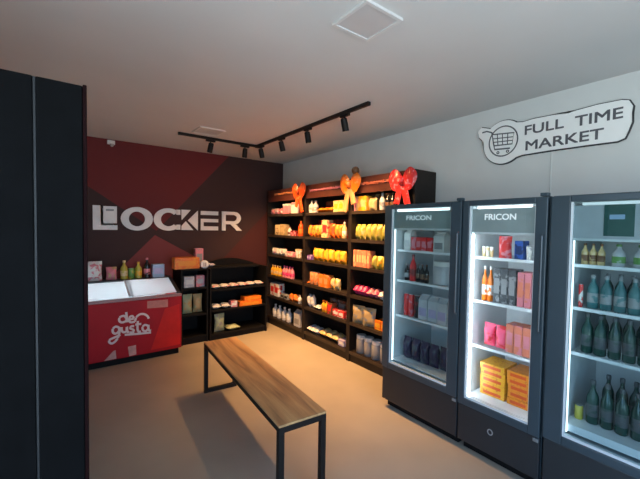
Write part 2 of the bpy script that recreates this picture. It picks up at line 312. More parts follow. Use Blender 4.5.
# ------------------------------------------------------------------ measured tables (metres)
# unit (0 rack, 1 fridge), bay, shelf, kind, colours, noun, far y, near y, count, height, depth
ROWS=[
 (0, 0, 0, 'bag', 'pink,white', 'pink snack bag', 5.282, 4.906, 3, 0.1, 0.07),
 (0, 0, 0, 'jar', 'pink,white', 'pink and white jar', 4.891, 4.663, 3, 0.165, 0),
 (0, 0, 0, 'jar', 'white,pink', 'white jar', 4.648, 4.449, 3, 0.18, 0),
 (0, 0, 1, 'can', 'cream,brown', 'cream can', 5.144, 4.979, 2, 0.17, 0),
 (0, 0, 1, 'box', 'tan,cream', 'tan carton', 4.963, 4.821, 1, 0.18, 0.1),
 (0, 0, 1, 'bottle', 'white,brown', 'small white bottle', 4.743, 4.654, 1, 0.14, 0),
 (0, 0, 1, 'box', 'darkred,pink', 'low dark red box', 4.624, 4.466, 2, 0.08, 0.1),
 (0, 0, 1, 'bottle', 'redorange,orange', 'red-orange bottle', 4.441, 4.345, 1, 0.24, 0),
 (0, 0, 2, 'bag', 'white,pink', 'white and pink bag', 5.239, 4.811, 4, 0.11, 0.07),
 (0, 0, 2, 'box', 'pink,white', 'small pink box', 4.78, 4.543, 3, 0.075, 0.08),
 (0, 0, 2, 'cup', 'white,tan', 'white cup', 4.515, 4.362, 2, 0.13, 0),
 (0, 0, 3, 'bottle', 'yellow,cream', 'yellow bottle', 5.266, 4.946, 4, 0.17, 0),
 (0, 0, 3, 'bottle', 'pink,magenta', 'pink bottle', 4.898, 4.578, 4, 0.19, 0),
 (0, 0, 4, 'box', 'white,red', 'white and red carton', 5.259, 4.97, 2, 0.21, 0.12),
 (0, 0, 4, 'box', 'grey,black', 'low grey box', 4.92, 4.687, 2, 0.07, 0.1),
 (0, 0, 4, 'bag', 'orange,tan', 'orange bag', 4.672, 4.426, 2, 0.12, 0.08),
 (0, 0, 4, 'bottle', 'white,grey', 'small white bottle', 4.413, 4.33, 1, 0.13, 0),
 (0, 0, 5, 'bottle', 'palegrey,white', 'pale grey bottle', 5.215, 4.634, 4, 0.21, 0),
 (0, 0, 5, 'carton', 'palegrey,grey', 'tall pale grey carton', 4.504, 4.336, 1, 0.25, 0.12),
 (0, 1, 0, 'bottle', 'white,grey', 'white bottle', 4.158, 3.986, 2, 0.18, 0),
 (0, 1, 0, 'pouch', 'orange,yellow', 'flat orange pouch', 3.96, 3.592, 3, 0.07, 0.15),
 (0, 1, 0, 'box', 'cream,yellow', 'cream box', 3.583, 3.362, 2, 0.15, 0.12),
 (0, 1, 1, 'bag', 'yelloworange,red', 'yellow-orange bag', 4.158, 3.847, 4, 0.17, 0.08),
 (0, 1, 1, 'box', 'cream,red', 'tall cream and red carton', 3.837, 3.692, 1, 0.24, 0.1),
 (0, 1, 1, 'bag', 'redorange,orange', 'red-orange bag', 3.68, 3.574, 1, 0.19, 0.08),
 (0, 1, 1, 'bag', 'orange,yellow', 'orange bag', 3.563, 3.421, 2, 0.18, 0.08),
 (0, 1, 1, 'bottle', 'cream,white', 'cream bottle', 3.412, 3.343, 1, 0.21, 0),
 (0, 1, 1, 'box', 'darkred,brown', 'back row dark red carton', 4.15, 3.393, 5, 0.25, 0.1),
 (0, 1, 0, 'box', 'brown,darkred', 'back row brown carton', 3.962, 3.382, 4, 0.17, 0.1),
 (0, 2, 0, 'box', 'brown,tan', 'back row brown carton', 3.168, 2.745, 3, 0.21, 0.1),
 (0, 1, 4, 'box', 'brown,grey', 'back row brown carton', 3.831, 3.342, 3, 0.17, 0.1),
 (0, 1, 2, 'box', 'purple,lilac', 'low purple box', 4.158, 4.063, 2, 0.065, 0.1),
 (0, 1, 2, 'bag', 'yellow,yelloworange', 'yellow bag', 4.04, 3.343, 6, 0.175, 0.09),
 (0, 1, 3, 'pouch', 'orange,cream', 'flat orange pouch', 4.158, 4.128, 1, 0.03, 0.14),
 (0, 1, 3, 'can', 'peach,orange', 'peach can', 4.118, 3.922, 2, 0.18, 0),
 (0, 1, 3, 'box', 'orange,peach', 'orange carton', 3.875, 3.661, 2, 0.17, 0.1),
 (0, 1, 3, 'bag', 'cream,yellow', 'cream bag', 3.639, 3.451, 2, 0.15, 0.08),
 (0, 1, 4, 'bag', 'palegrey,white', 'pale grey bag', 4.158, 4.009, 2, 0.19, 0.08),
 (0, 1, 4, 'pouch', 'white,grey', 'flat white pouch', 3.995, 3.841, 1, 0.06, 0.15),
 (0, 1, 4, 'bottle', 'yellow,orange', 'yellow bottle', 3.819, 3.684, 2, 0.16, 0),
 (0, 1, 4, 'box', 'brown,red', 'brown carton', 3.673, 3.576, 1, 0.15, 0.1),
 (0, 1, 4, 'box', 'red,white', 'low red and white box', 3.564, 3.322, 2, 0.085, 0.12),
 (0, 1, 5, 'pouch', 'white,lilac', 'flat white pouch', 4.158, 3.89, 3, 0.08, 0.18),
 (0, 1, 5, 'pouch', 'cream,yellow', 'plump cream pouch', 3.866, 3.451, 3, 0.1, 0.2),
 (0, 1, 5, 'box', 'lilac,white', 'low lilac box', 3.43, 3.311, 1, 0.08, 0.12),
 (0, 2, 0, 'box', 'cream,pink', 'cream carton', 3.168, 3.113, 1, 0.18, 0.1),
 (0, 2, 0, 'box', 'yellow,cream', 'yellow carton', 3.105, 2.96, 1, 0.18, 0.1),
 (0, 2, 0, 'bag', 'tan,cream', 'tan bag', 2.951, 2.822, 1, 0.15, 0.08),
 (0, 2, 0, 'bottle', 'white,grey', 'white bottle', 2.776, 2.707, 1, 0.2, 0),
 (0, 2, 0, 'bottle', 'black,brown', 'dark bottle', 2.685, 2.555, 2, 0.19, 0),
 (0, 2, 1, 'bag', 'lime,cream', 'yellow-green bag', 3.166, 2.645, 6, 0.185, 0.09),
 (0, 2, 2, 'box', 'salmon,cream', 'salmon carton', 3.168, 2.898, 6, 0.2, 0.1),
 (0, 2, 2, 'bag', 'lime,yellow', 'lime bag', 2.881, 2.634, 3, 0.15, 0.08),
 (0, 2, 3, 'pouch', 'magenta,red', 'magenta pouch', 3.168, 2.953, 3, 0.11, 0.15),
 (0, 2, 3, 'pouch', 'pink,magenta', 'pink pouch', 2.936, 2.774, 2, 0.1, 0.15),
 (0, 2, 3, 'pouch', 'white,pink', 'white and pink pouch', 2.759, 2.608, 2, 0.1, 0.15),
 (0, 2, 4, 'bag', 'tan,grey', 'large tan bag', 3.168, 2.813, 2, 0.22, 0.06),
 (0, 2, 4, 'box', 'orange,yellow', 'low orange box', 2.796, 2.597, 2, 0.11, 0.14),
 (0, 2, 5, 'jar', 'grey,white', 'grey jar', 3.126, 2.603, 4, 0.22, 0),
 (1, 0, 0, 'carton', 'white,palegrey', 'white carton', 2.108, 2.03, 1, 0.19, 0.08),
 (1, 0, 0, 'box', 'red,pink', 'red box', 2.025, 1.8, 4, 0.12, 0.14),
 (1, 0, 0, 'carton', 'white,grey', 'white milk carton', 1.791, 1.685, 1, 0.17, 0.1),
 (1, 0, 1, 'bottle', 'black,grey', 'dark bottle', 2.105, 2.05, 1, 0.15, 0),
 (1, 0, 1, 'bottle', 'red,darkred', 'red bottle', 2.045, 1.98, 1, 0.24, 0),
 (1, 0, 1, 'bottle', 'black,brown', 'short dark bottle', 1.975, 1.842, 3, 0.16, 0),
 (1, 0, 1, 'jar', 'palegrey,white', 'large pale tub', 1.832, 1.64, 1, 0.2, 0.12),
 (1, 0, 2, 'can', 'red,pink', 'red can', 2.105, 1.99, 2, 0.2, 0),
 (1, 0, 2, 'can', 'black,darkred', 'dark can', 1.988, 1.93, 1, 0.2, 0),
 (1, 0, 2, 'carton', 'palegrey,lilac', 'pale grey carton', 1.927, 1.639, 3, 0.22, 0.1),
 (1, 0, 3, 'bag', 'darkpurple,charcoal', 'dark purple bag', 2.105, 1.634, 5, 0.2, 0.1),
 (1, 1, 0, 'cup', 'cream,white', 'cream cup', 1.37, 1.278, 3, 0.08, 0),
 (1, 1, 0, 'bag', 'red,pink', 'red bag', 1.258, 1.159, 1, 0.16, 0.07),
 (1, 1, 0, 'box', 'blue,navy', 'blue box', 1.132, 1.073, 1, 0.13, 0.1),
 (1, 1, 0, 'cup', 'white,grey', 'white cup', 1.06, 1.022, 1, 0.1, 0),
 (1, 1, 1, 'bottle', 'orange,white', 'orange bottle', 1.361, 1.277, 2, 0.26, 0),
 (1, 1, 1, 'box', 'charcoal,grey', 'dark grey carton', 1.27, 1.11, 3, 0.25, 0.12),
 (1, 1, 1, 'box', 'pink,salmon', 'pink carton', 1.103, 1.013, 2, 0.24, 0.12),
 (1, 1, 2, 'bag', 'hotpink,red', 'hot pink bag', 1.348, 1.164, 2, 0.17, 0.09),
 (1, 1, 2, 'box', 'salmon,pink', 'salmon carton', 1.172, 1.001, 3, 0.2, 0.12),
 (1, 1, 3, 'stack', 'yellow,yelloworange', 'yellow flat box', 1.357, 1.163, 5, 0.048, 0.2),
 (1, 1, 3, 'stack', 'yelloworange,orange', 'orange flat box', 1.157, 0.998, 5, 0.048, 0.2),
 (1, 2, 0, 'bottle', 'cream,brown', 'cream bottle', 0.747, 0.626, 3, 0.13, 0),
 (1, 2, 0, 'bottle', 'palegrey,green', 'pale bottle', 0.617, 0.14, 5, 0.13, 0),
 (1, 2, 1, 'can', 'red,white', 'red can', 0.748, 0.723, 1, 0.14, 0),
 (1, 2, 1, 'bottle', 'teal,grey', 'teal bottle', 0.714, 0.14, 9, 0.2, 0),
 (1, 2, 2, 'bottle', 'darkgreen,charcoal', 'dark green bottle', 0.735, 0.14, 9, 0.24, 0),
 (1, 2, 3, 'can', 'lime,cream', 'lime green can', 0.749, 0.702, 1, 0.085, 0),
 (1, 2, 3, 'bottle', 'darkgreen,charcoal', 'dark green bottle', 0.695, 0.14, 8, 0.26, 0),
 (1, 2, 3, 'bottle', 'darkgreen,charcoal', 'back row dark green bottle', 0.661, 0.14, 8, 0.26, 0.15),
 (1, 2, 2, 'bottle', 'darkgreen,charcoal', 'back row dark green bottle', 0.7, 0.14, 9, 0.24, 0.15),
 (1, 2, 1, 'bottle', 'darkgreen,grey', 'back row dark green bottle', 0.684, 0.14, 9, 0.2, 0.15),
]
SIGN= [(1.776, 2.563), (1.72, 2.604), (1.644, 2.625), (1.532, 2.628), (1.43, 2.58), (1.386, 2.581), (1.3, 2.592), (1.161, 2.582), (1.095, 2.578), (1.051, 2.553), (1.011, 2.574), (0.873, 2.584), (0.729, 2.581), (0.686, 2.569), (0.671, 2.531), (0.682, 2.49), (0.671, 2.433), (0.687, 2.35), (0.702, 2.307), (0.745, 2.304), (0.941, 2.307), (1.173, 2.31), (1.352, 2.307), (1.402, 2.305), (1.466, 2.262), (1.574, 2.246), (1.677, 2.289), (1.736, 2.368), (1.745, 2.463), (1.775, 2.519)]
SCRIPT= {'d': [(0.633, 0.615), (0.639, 0.543), (0.641, 0.494)], 'dbowl': [(0.635, 0.544), (0.612, 0.574), (0.573, 0.568), (0.56, 0.532), (0.582, 0.502), (0.621, 0.506), (0.637, 0.532)], 'e': [(0.664, 0.524), (0.71, 0.528), (0.7, 0.557), (0.674, 0.556), (0.66, 0.522), (0.68, 0.488), (0.724, 0.49)], 's': [(0.724, 0.49), (0.74, 0.54), (0.776, 0.569), (0.821, 0.567), (0.859, 0.539), (0.875, 0.504)], 'gbowl': [(0.559, 0.444), (0.525, 0.461), (0.497, 0.437), (0.499, 0.397), (0.525, 0.379), (0.555, 0.401), (0.563, 0.444)], 'gtail': [(0.565, 0.448), (0.559, 0.367), (0.534, 0.305), (0.491, 0.271), (0.461, 0.29), (0.468, 0.319), (0.525, 0.34), (0.572, 0.358)], 'u': [(0.586, 0.444), (0.586, 0.407), (0.605, 0.381), (0.633, 0.392), (0.64, 0.44), (0.644, 0.381), (0.664, 0.378)], 'ss': [(0.716, 0.437), (0.684, 0.438), (0.676, 0.416), (0.708, 0.393), (0.707, 0.366), (0.668, 0.368)], 't': [(0.756, 0.492), (0.752, 0.402), (0.764, 0.361), (0.788, 0.362)], 'tc': [(0.728, 0.453), (0.792, 0.452)], 'a': [(0.867, 0.418), (0.831, 0.433), (0.807, 0.409), (0.813, 0.371), (0.842, 0.357), (0.867, 0.383), (0.871, 0.426), (0.875, 0.366), (0.9, 0.352)], 'ul': [(0.617, 0.35), (0.74, 0.338), (0.9, 0.329)]}
DECAL= [[(0.859, 0.718), (1.095, 0.715), (1.095, 0.62), (0.859, 0.631)], [(0.65, 0.178), (0.735, 0.175), (0.739, 0.024), (0.663, 0.027)], [(0.412, 0.008), (0.467, 0.076), (0.524, 0.141), (0.527, 0.019), (0.477, 0.015)]]
WORLD = 15.5
EXPO = 1.0

# LOCKER lettering on the back wall ----------------------------------------
letter_m = mat('white_letter', (.82,.80,.80), .5, var=.02)
m3 = lambda a, b: (a, YB-.022, b)
D = (0, .021, 0)
def ell(cx, cz, rx, rz, n=36, a0=0, a1=360): return [(cx+rx*math.cos(R(a0+(a1-a0)*k/n)), cz+rz*math.sin(R(a0+(a1-a0)*k/n))) for k in range(n)]
LG = 'white wall letters'
def letter(bm, ch, where): return tag(obj('wall_letter', bm, letter_m), 'large white letter %s on the back wall, %s' % (ch, where), 'letter', LG)
bm = nb(); prism(bm, [(.36,1.89),(.445,1.89),(.448,1.633),(.64,1.633),(.64,1.57),(.362,1.57)], D, m3)
L_ = letter(bm, 'L', 'leftmost, holding a small locker')
bm = nb(); prism(bm, [(.478,1.884),(.634,1.884),(.634,1.657),(.478,1.657)], D, m3); lk = obj('locker_emblem', bm, letter_m, L_)
bm = nb(); prism(bm, [(.508,1.846),(.598,1.846),(.598,1.820),(.508,1.820)], (0,.005,0), lambda a, b: (a, YB-.026, b)); obj('locker_slot', bm, cmat('grey'), lk)
bm = nb(); ringprism(bm, ell(.88,1.726,.20,.163), ell(.877,1.724,.101,.102), D, m3); letter(bm, 'O', 'between L and C')
bm = nb(); n = 40; out = [(1.29+.20*math.cos(R(45+270*k/n)), 1.728+.163*math.sin(R(45+270*k/n))) for k in range(n+1)]
inn = [(1.29+.105*math.cos(R(45+270*k/n)), 1.728+.10*math.sin(R(45+270*k/n))) for k in range(n+1)]
for k in range(n): prism(bm, [out[k], out[k+1], inn[k+1], inn[k]], D, m3)
for a, b in (((1.40,1.875),(1.40,1.80)), ((1.40,1.58),(1.40,1.655))):
    prism(bm, [a, b, (1.455,b[1]), (1.455,a[1])], D, m3)
letter(bm, 'C', 'between O and K')
bm = nb(); prism(bm, [(1.470,1.878),(1.605,1.878),(1.475,1.725)], D, m3)
prism(bm, [(1.472,1.576),(1.645,1.576),(1.535,1.706),(1.472,1.634)], D, m3); prism(bm, [(1.712,1.872),(1.712,1.574),(1.565,1.72)], D, m3)
letter(bm, 'K', 'cut from triangles')
bm = nb()
for z0, z1 in ((1.574,1.636),(1.70,1.752),(1.812,1.872)): prism(bm, [(1.758,z0),(2.032,z0),(2.032,z1),(1.758,z1)], D, m3)
prism(bm, [(1.758,1.636),(1.80,1.636),(1.80,1.70),(1.758,1.70)], D, m3)
letter(bm, 'E', 'made of three bars')
bm = nb(); prism(bm, [(2.094,1.572),(2.094,1.878),(2.155,1.878),(2.155,1.572)], D, m3)
n = 14; out = [(2.28,1.878)]+[(2.30+.115*math.cos(R(90-180*k/n)), 1.776+.102*math.sin(R(90-180*k/n))) for k in range(n+1)]+[(2.28,1.674)]
inn = [(2.28,1.826)]+[(2.29+.055*math.cos(R(90-180*k/n)), 1.776+.050*math.sin(R(90-180*k/n))) for k in range(n+1)]+[(2.28,1.726)]
for k in range(len(out)-1): prism(bm, [out[k], out[k+1], inn[k+1], inn[k]], D, m3)
prism(bm, [(2.155,1.878),(2.155,1.826),(2.28,1.826),(2.28,1.878)], D, m3); prism(bm, [(2.155,1.726),(2.155,1.674),(2.28,1.674),(2.28,1.726)], D, m3)
prism(bm, [(2.24,1.674),(2.33,1.674),(2.435,1.572),(2.345,1.572)], D, m3)
letter(bm, 'R', 'rightmost')

# FULL TIME MARKET sign ------------------------------------------------------
t = thing('wall_sign', 'white cut-out FULL TIME MARKET sign above the fridges', 'sign', (XR, 1.22, 2.44))
ink = mat('sign_ink', (.10,.10,.115), .5, var=.05)
SX = XR-.026
def grow(poly, d):
    c = [sum(p[i] for p in poly)/len(poly) for i in (0,1)]; o = []
    n = len(poly)
    for k in range(n):
        a, b = Vector(poly[k-1]), Vector(poly[(k+1) % n]); tn = (b-a).normalized(); nr = Vector((-tn.y, tn.x))
        o.append(tuple(Vector(poly[k])-nr*d))
    return o
def area(p): return sum(p[k-1][0]*p[k][1]-p[k][0]*p[k-1][1] for k in range(len(p)))
SIGN = [(1.548-.178*math.cos(R(a)), 2.440+.190*math.sin(R(a))) for a in range(52, 140, 8)]+[(1.752,2.612),(1.785,2.575),(1.775,2.525),(1.742,2.49)]
SIGN += [(1.548-.178*math.cos(R(a)), 2.440+.190*math.sin(R(a))) for a in range(172, 312, 8)]
SIGN += [(1.39,2.302),(1.17,2.306),(.94,2.304),(.745,2.300),(.705,2.315),(.688,2.36),(.670,2.42),(.672,2.48),(.668,2.53),(.69,2.572),(.73,2.585),(.87,2.589),(1.01,2.580),(1.045,2.572),(1.16,2.584),(1.30,2.588),(1.385,2.580)]
sp = SIGN if area(SIGN) > 0 else SIGN[::-1]
bm = nb(); prism(bm, grow(sp, .009), (.013,0,0), lambda a, b: (SX+.012, a, b)); obj('backing', bm, mat('sign_edge', (.03,.03,.035), .5), t, label='dark backing edge')
bm = nb(); prism(bm, sp, (.0125,0,0), lambda a, b: (SX-.001, a, b)); obj('face', bm, mat('sign_white', (.95,.95,.94), .4, var=.02), t, label='white face')
tx = SX-.002
for body, y0, z0, w in (('FULL', 1.365, 2.466, .285), ('TIME', 1.004, 2.459, .285), ('MARKET', 1.355, 2.335, .53)):
    add_mesh('lettering', text_mesh('lettering', body, .1, .001, ink, frame_right(y0, z0, tx), .0018, (w, .075)), t, 'dark grey lettering')
bm = nb(); c2 = (1.548, 2.448)
ringprism(bm, ell(c2[0], c2[1], .130, .137, 40), ell(c2[0], c2[1], .119, .126, 40), (.003,0,0), lambda a, b: (tx, a, b)); obj('emblem_ring', bm, ink, t)
bm = nb(); P = lambda a, b: (tx, a, b); f = ((1,0,0), .25)
for ln, r in (([(1.742,2.562),(1.70,2.565),(1.652,2.545),(1.632,2.44),(1.620,2.385),(1.485,2.375)], .0065),
          ([(1.645,2.525),(1.455,2.505),(1.468,2.41),(1.625,2.42)], .0055), ([(1.638,2.485),(1.46,2.470)], .004), ([(1.63,2.452),(1.464,2.44)], .004),
          ([(1.60,2.52),(1.592,2.418)], .004), ([(1.555,2.515),(1.55,2.415)], .004), ([(1.508,2.51),(1.508,2.412)], .004)):
    tube(bm, [P(*q) for q in ln], r, 8, f)
for a in (1.59, 1.505): ringprism(bm, ell(a, 2.352, .014, .014, 14), ell(a, 2.352, .005, .005, 14), (.003,0,0), P)
obj('cart_emblem', bm, ink, t, True)
bm = nb(); tube(bm, [(XR-.0045, 1.165, 1.9), (XR-.0045, 1.165, 2.295)], .005)
tag(obj('power_cable', bm, wallr_m), 'thin grey cable running down from the market sign', 'cable')

# tall black cabinet at the left --------------------------------------------
cab_m = mat('cabinet_black', (.0022,.0024,.003), .75, var=.25, scale=14, spec=.08)
t = thing('tall_cabinet', 'tall black cabinet filling the left edge', 'cabinet', (-.4, 1.7, 0))
bm = nb(); box(bm, -.86, .074, 1.40, 1.98, 0, 2.10, .006); obj('body', bm, cab_m, t)
bm = nb(); box(bm, -.86, -.460, 1.378, 1.3995, .06, 2.094, .004); d = obj('door', bm, cab_m, t)
bm = nb(); box(bm, -.455, -.0595, 1.378, 1.3995, .06, 2.094, .004); d = obj('door', bm, cab_m, t)
bm = nb(); box(bm, -.0515, .066, 1.378, 1.3995, .06, 2.094, .004); d = obj('door', bm, cab_m, t)
bm = nb(); box(bm, -.059, -.052, 1.386, 1.3995, .06, 2.094, .001); obj('seam_strip', bm, mat('seam_grey', (.022,.025,.03), .5), t, label='grey strip between the doors')
bm = nb(); box(bm, .067, .078, 1.376, 1.3995, .0, 2.098, .003); obj('edge_trim', bm, mat('trim_red_reflection', (.010,.003,.0035), .8, spec=.05), t, label='edge trim coloured with a dark red reflection')  # reddish reflection on the edge is put into the trim colour

# bench -----------------------------------------------------------------------
def wood():
    m = bpy.data.materials.new('bench_wood'); m.use_nodes = True; nt = m.node_tree; b = nt.nodes['Principled BSDF']; b.inputs['Roughness'].default_value = .38
    tc = nt.nodes.new('ShaderNodeTexCoord'); mp = nt.nodes.new('ShaderNodeMapping'); mp.inputs['Scale'].default_value = (11, .9, 11)
    nz = nt.nodes.new('ShaderNodeTexNoise'); nz.inputs['Scale'].default_value = 1.6; nz.inputs['Detail'].default_value = 6; nz.inputs['Distortion'].default_value = .8
    cr = nt.nodes.new('ShaderNodeValToRGB'); e = cr.color_ramp.elements
    e[0].position = .32; e[0].color = (.30,.155,.07,1); e[1].position = .68; e[1].color = (.66,.39,.17,1)
    k = e.new(.48); k.color = (.52,.28,.115,1)
    nt.links.new(tc.outputs['Object'], mp.inputs[0]); nt.links.new(mp.outputs[0], nz.inputs['Vector']); nt.links.new(nz.outputs['Fac'], cr.inputs[0]); nt.links.new(cr.outputs[0], b.inputs['Base Color'])
    return m
t = thing('bench', 'long wooden bench on black metal legs in mid floor', 'bench', (0,0,0))
BZ, BW, BL = .505, .325, 1.70
def bpart(name, bm, m): o = obj(name, bm, m); o.parent = t; return o
bm = nb(); box(bm, -BW/2, BW/2, -BL/2, BL/2, BZ-.014, BZ, .003); bpart('seat', bm, wood())
for s in (-1, 1):
    y = s*(BL/2-.018)
    bm = nb()
    for a in (-1, 1): box(bm, a*(BW/2-.036), a*BW/2, y-.018, y+.018, 0, BZ-.0145, .002)
    box(bm, -BW/2+.0362, BW/2-.0362, y-.018, y+.018, 0, .036, .002); box(bm, -BW/2+.0362, BW/2-.0362, y-.018, y+.018, BZ-.0505, BZ-.0145, .002)
    bpart('leg_frame', bm, metal_m)
for a in (-1, 1):
    bm = nb(); box(bm, a*(BW/2-.03), a*BW/2, -BL/2+.0365, BL/2-.0365, BZ-.046, BZ-.0145, .002); bpart('side_rail', bm, metal_m)
t.location = (1.235, 2.535, 0); t.rotation_euler.z = R(-4.5)

# ------------------------------------------------------------------ goods
def bag_bm(w, h, d, lying=False, seed=0):
    rnd = random.Random(seed); bm = nb(); nu, nv = 8, 10
    ph = [rnd.uniform(0, 6.28) for _ in range(4)]
    def pt(i, j, s):
        u = -1+2*i/nu; v = -1+2*j/nv
        th = max(0, 1-abs(u)**2.6)**.6*max(0, 1-(abs(v)/.86)**3.2)**.7 if abs(v) < .86 else 0
        th *= 1+.18*math.sin(3*u+ph[0])*math.sin(4*v+ph[1])
        pinch = 1-.07*math.cos(v*PI/2)**2
        x = u*w/2*pinch; z = (v+1)/2*h; y = s*(d/2*th+.0008)+.004*math.sin(9*u+ph[2])*(1 if abs(v) > .85 else 0)
        return (x, y, z)
    g = {}
    for s in (-1, 1):
        for i in range(nu+1):
            for j in range(nv+1): g[s,i,j] = bm.verts.new(pt(i, j, s))
        for i in range(nu):
            for j in range(nv): bm.faces.new((g[s,i,j], g[s,i+1,j], g[s,i+1,j+1], g[s,i,j+1]))
    for i in range(nu):
        for j in (0, nv): bm.faces.new((g[-1,i,j], g[-1,i+1,j], g[1,i+1,j], g[1,i,j]))
    for j in range(nv):
        for i in (0, nu): bm.faces.new((g[-1,i,j], g[-1,i,j+1], g[1,i,j+1], g[1,i,j]))
    if lying:
        # laid on its back on the shelf: h becomes depth, d the height
        bmesh.ops.transform(bm, matrix=Matrix.Translation((0, -h/2, 0)) @ Matrix.Rotation(R(-90), 4, 'X'), verts=bm.verts[:])
        zs = [v.co.z for v in bm.verts]; ys = [v.co.y for v in bm.verts]
        bmesh.ops.transform(bm, matrix=Matrix.Translation((0, -(min(ys)+max(ys))/2, -min(zs))), verts=bm.verts[:])
    return bm
_P = {}
def proto(kind, c1, c2, w, h, d):
    """list of (part name, mesh); the first one is the body."""
    key = (kind, c1, c2, round(w,3), h, d)
    if key in _P: return _P[key]
    P = []; pr = pmat(c1, c2) if kind != 'stack' else mat('fine_print_'+c1, RGB[c1], .4, scale=55, second=(.55,.17,.03), thr=.60)
    if kind == 'bag':
        P.append(('snack_bag', mesh('snack_bag', bag_bm(w, h, d, False, hash(c1) % 99 if False else len(c1)*7), pr, True)))
    elif kind == 'pouch':
        P.append(('pouch', mesh('pouch', bag_bm(w, d, h, True, len(c1)*5), pr, True)))
    elif kind in ('box', 'stack'):
        bm = nb(); box(bm, -w/2, w/2, -d/2, d/2, 0, h, .003); P.append(('carton', mesh('carton', bm, pr)))
        bm = nb(); box(bm, -w*.36, w*.36, -d/2-.0012, -d/2-.0002, h*.28, h*.72); P.append(('label_patch', mesh('label_patch', bm, cmat('redorange' if kind == 'stack' else c2))))
    elif kind == 'carton':
        bm = nb(); hh = h*.80
        box(bm, -w/2, w/2, -d/2, d/2, 0, hh, .002)
        prism(bm, [(-d/2,hh),(d/2,hh),(.004,h*.95),(.004,h),(-.004,h),(-.004,h*.95)], (w*.98,0,0), lambda a, b: (-w*.49, a, b))
        P.append(('drink_carton', mesh('drink_carton', bm, cmat(c1))))
        bm = nb(); box(bm, -w*.4, w*.4, -d/2-.0012, -d/2-.0002, hh*.2, hh*.6); P.append(('label_patch', mesh('label_patch', bm, cmat(c2))))
    elif kind == 'bottle':
        r = min(w/2, h*.24)
        bm = nb(); lathe(bm, [(r*.86,0),(r,.006),(r,h*.56),(r*.92,h*.63),(r*.42,h*.78),(r*.34,h*.82),(r*.34,h*.915)]); P.append(('bottle', mesh('bottle', bm, mat('bottle_'+c1, RGB[c1], .12), True)))
        bm = nb(); lathe(bm, [(r*.42,h*.90),(r*.42,h*.985),(r*.36,h)]); P.append(('cap', mesh('cap', bm, cmat(c2), True)))
        bm = nb(); lathe(bm, [(r*1.012,h*.18),(r*1.02,h*.185),(r*1.02,h*.46),(r*1.012,h*.465)]); P.append(('label_band', mesh('label_band', bm, pmat(c2, c1), True)))
    elif kind == 'jar':
        r = min(w/2, h*.45)
        bm = nb(); lathe(bm, [(r*.9,0),(r,.008),(r,h*.72),(r*.9,h*.80),(r*.82,h*.81)], 16); P.append(('jar', mesh('jar', bm, mat('jar_'+c1, RGB[c1], .3), True)))
        bm = nb(); lathe(bm, [(r*.94,h*.80),(r*.96,h*.81),(r*.96,h*.98),(r*.9,h)], 16); P.append(('lid', mesh('lid', bm, cmat(c2), True)))
    elif kind == 'can':
        r = min(w/2, h*.4)
        bm = nb(); lathe(bm, [(r*.86,0),(r,h*.05),(r,h*.93),(r*.9,h*.985),(r*.9,h*.99)], 16); P.append(('can', mesh('can', bm, pr, True)))
        bm = nb(); lathe(bm, [(r*.885,h*.9905),(r*.885,h),(r*.82,h*1.001)], 16); P.append(('can_lid', mesh('can_lid', bm, mat('tin', (.6,.6,.6), .3, .8), True)))
    elif kind == 'cup':
        r = min(w/2, h*.6)
        bm = nb(); lathe(bm, [(r*.72,0),(r*.74,.004),(r*.95,h*.88),(r*.95,h*.90)], 16); P.append(('cup', mesh('cup', bm, pr, True)))
        bm = nb(); lathe(bm, [(r,h*.9005),(r,h*.96),(r*.8,h)], 16); P.append(('cup_lid', mesh('cup_lid', bm, cmat(c2), True)))
    _P[key] = P
    return P
CAT = {'bag':'snack bag','pouch':'pouch','box':'box','stack':'box','carton':'carton','bottle':'bottle','jar':'jar','can':'can','cup':'cup'}
def put(P, loc, rz, label, cat, group):
    root = bpy.data.objects.new(P[0][0], P[0][1]); COL.objects.link(root); root.location = loc; root.rotation_euler = (0,0,rz)
    tag(root, label, cat, group)
    for n, me in P[1:]:
        c = bpy.data.objects.new(n, me); COL.objects.link(c); c.parent = root
    return root
ORD = ['leftmost','second','third','fourth','fifth','sixth','seventh','eighth','ninth','tenth']
SHELFN = [['top','second','third','fourth','fifth','bottom'], ['top','second','third','bottom']]
PLACE = [['rack farthest back','middle wall rack','rack beside the fridges'], ['left fridge','middle fridge','right fridge']]
RZ = [1.85,1.51,1.18,.83,.49,.13]
FZ = [[1.455,1.178,.855,.455],[1.448,1.122,.785,.415],[1.45,1.19,.915,.495]]
